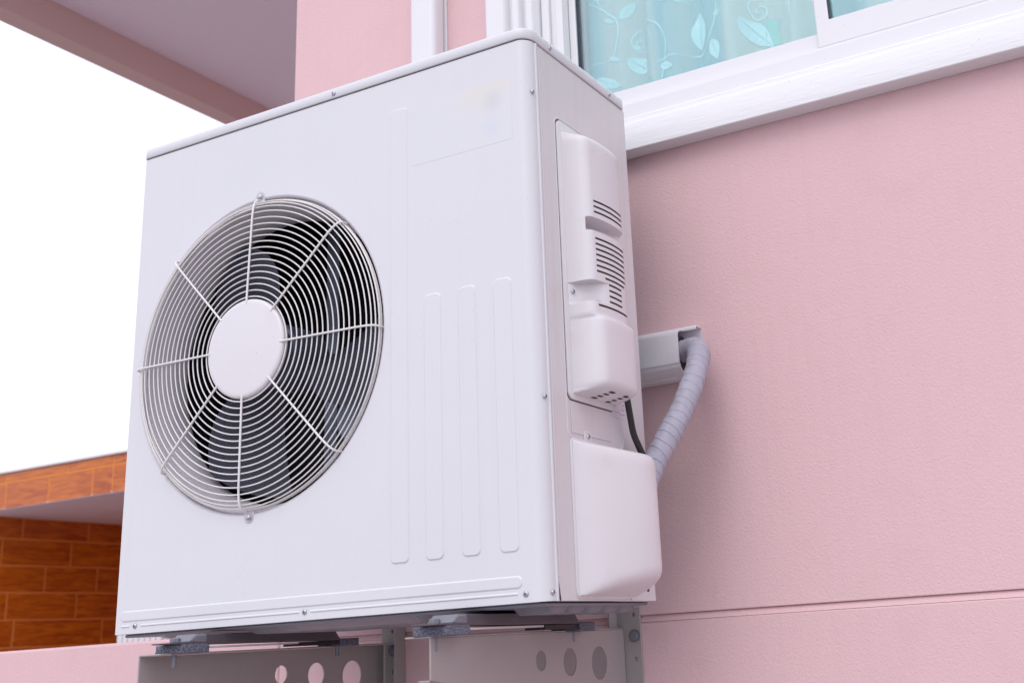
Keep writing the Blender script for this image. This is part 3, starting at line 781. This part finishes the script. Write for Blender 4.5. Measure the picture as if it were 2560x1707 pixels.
tag(o, 'grey tape-wrapped insulated pipe bending from wall duct down behind the valve cover', 'pipe')
bm = bmesh.new(); tube(bm, smooth_path([(.926, .222, .36), (.928, .233, .335), (.926, .247, .300), (.923, .262, .272), (.925, .276, .250), (.931, .288, .225)], 8), .0056, 12)
o = obj('power_cable', bm, 'black', sharp=80); tag(o, 'black power cable hanging from the electrical cover to the valve cover', 'cable')

CD = thing('cable_duct', 'cream wall duct on the pink wall with the taped pipe leaving its open end', 'duct', (.7, WY, .45))
sec = [(.519, .503), (.512, .5035), (.500, .5030), (.488, .5005), (.4775, .4975), (.4690, .4945), (.4635, .491), (.4622, .4885), (.4615, .485), (.4612, .4300), (.4635, .4285), (.4650, .4225), (.4710, .4165), (.4790, .4115), (.490, .4085), (.505, .4070), (.519, .4070)]
insec = [(y+(.0022 if y < .515 else 0), .4552+(z-.4552)*.95) for y, z in sec]
bm = bmesh.new()
vsA = loft(bm, [[(x, y, z) for y, z in sec] for x in (.25, .9285)], close=False)
vsB = loft(bm, [[(x, y, z) for y, z in insec] for x in (.25, .9285)], close=False)
for k in (0, 1):
    for i in range(len(sec)-1): bm.faces.new((vsA[k][i], vsA[k][i+1], vsB[k][i+1], vsB[k][i]))
obj('duct_cover', bm, 'gutter', CD, sharp=17)
bm = bmesh.new()
b1 = [(.5190, .5045), (.4900, .5035), (.4868, .5005), (.4868, .4955), (.4890, .4955), (.4890, .4990), (.4915, .5013), (.5160, .5020), (.5160, .4085), (.4915, .4095), (.4890, .4110), (.4868, .4110), (.4900, .4065), (.5190, .4055)]
prism(bm, b1, 'x', .2495, .9560); obj('duct_base', bm, 'gutter', CD, bevel=.0004, seg=1)
obj('duct_foam', bx(.80, .922, .476, .513, .4175, .4905), 'foam', CD, bevel=.006)

# ------------------------------------------------------------------ wall brackets
def bracket(xw, mirror, y0, label):
    s = -1 if mirror else 1                     # flanges point to -x (right bracket) or +x (left bracket)
    B = thing('wall_bracket', label, 'bracket', (xw, WY, -.3), 'steel brackets carrying the air conditioner')
    t = .0030; fl_ = .046
    zt, zb0, zb1 = -.0415, -.099, -.170
    holes = [circ(y, -.0845-(y-.217)*.06, r_, 36) for y, r_ in ((.217, .0160), (.311, .0225), (.414, .0280))]
    outer = [(y0, zt), (.512, zt), (.512, -.200), (.40, -.160), (y0+.0, zb0)]
    outer = [(y0, zt), (.512, zt), (.512, -.195), (y0, zb0)]
    a, b = (xw-t, xw)
    arm = obj('arm_web', holed_plate(outer, holes, 'x', a, b), 'brack', B, bevel=.0007)
    if not mirror:
        for hl in holes:
            cyy = sum(p[0] for p in hl)/36; czz = sum(p[1] for p in hl)/36
            bm = bmesh.new(); prism(bm, [(cyy+(p[0]-cyy)*.965, czz+(p[1]-czz)*.975) for p in hl], 'x', xw-.0029, xw-.0013); obj('knockout_disc', bm, 'brackdark', B)
    if not mirror: xa, xb = xw-fl_, xw-t-.0002
    else: xa, xb = xw+.0002, xw+fl_
    obj('top_flange', bx(min(xa, xw-t) if mirror else xa, xb if mirror else xw+.0003, y0-.0005, .512, zt+.0002, zt+.0030), 'brack', B, bevel=.0012)
    lx = (xw-.022, xw-t-.0002) if not mirror else (xw+.0002, xw+.022)
    bm = bmesh.new()
    for yy, dz in ((y0, zb0), (.512, -.195)):
        pass
    prism(bm, [(y0, zb0+.0004), (.512, -.1946), (.512, -.1976), (y0, zb0-.0026)], 'x', lx[0], lx[1]); obj('bottom_flange', bm, 'brack', B, bevel=.0008)
    # wall angle
    if not mirror:
        p0, p1 = xw-.014, xw+.034
    else:
        p0, p1 = xw-.008, xw+.046
    bm = holed_plate([(p0, -.75), (p1, -.75), (p1, -.0045), (p0, -.0045)], [circ(xw+.021, -.0160, .0036, 12), circ(xw+.0215, -.0945, .0036, 12), circ(xw+.0215, -.14, .0036, 12)], 'y', .5145, .5190)
    obj('wall_plate', bm, 'brack', B, bevel=.0006)
    if not mirror:
        obj('plate_leg', bx(p0-.004, p0-.0002, .486, .5190, -.75, -.0045), 'brack', B, bevel=.0006)
    else:
        obj('plate_leg', bx(p1+.0002, p1+.004, .486, .5190, -.75, -.0045), 'brack', B, bevel=.0006)
    for zc in (-.054, -.25, -.5):
        xx = xw+.0215
        bm = bmesh.new(); prism(bm, circ(xx, zc, .0085, 6, .3), 'y', .5085, .5135); bl = obj('bolt', bm, 'zinc', B, bevel=.0008)
        bm = bmesh.new(); prism(bm, circ(xx, zc, .0118, 24), 'y', .5136, .5144); obj('washer', bm, 'zinc', B)
    return B
bracket(0.752, False, -.082, 'right steel wall bracket under the valve cover side, flanges turned left')
bracket(0.192, True, -.106, 'left steel wall bracket with pink wall showing through its round holes')
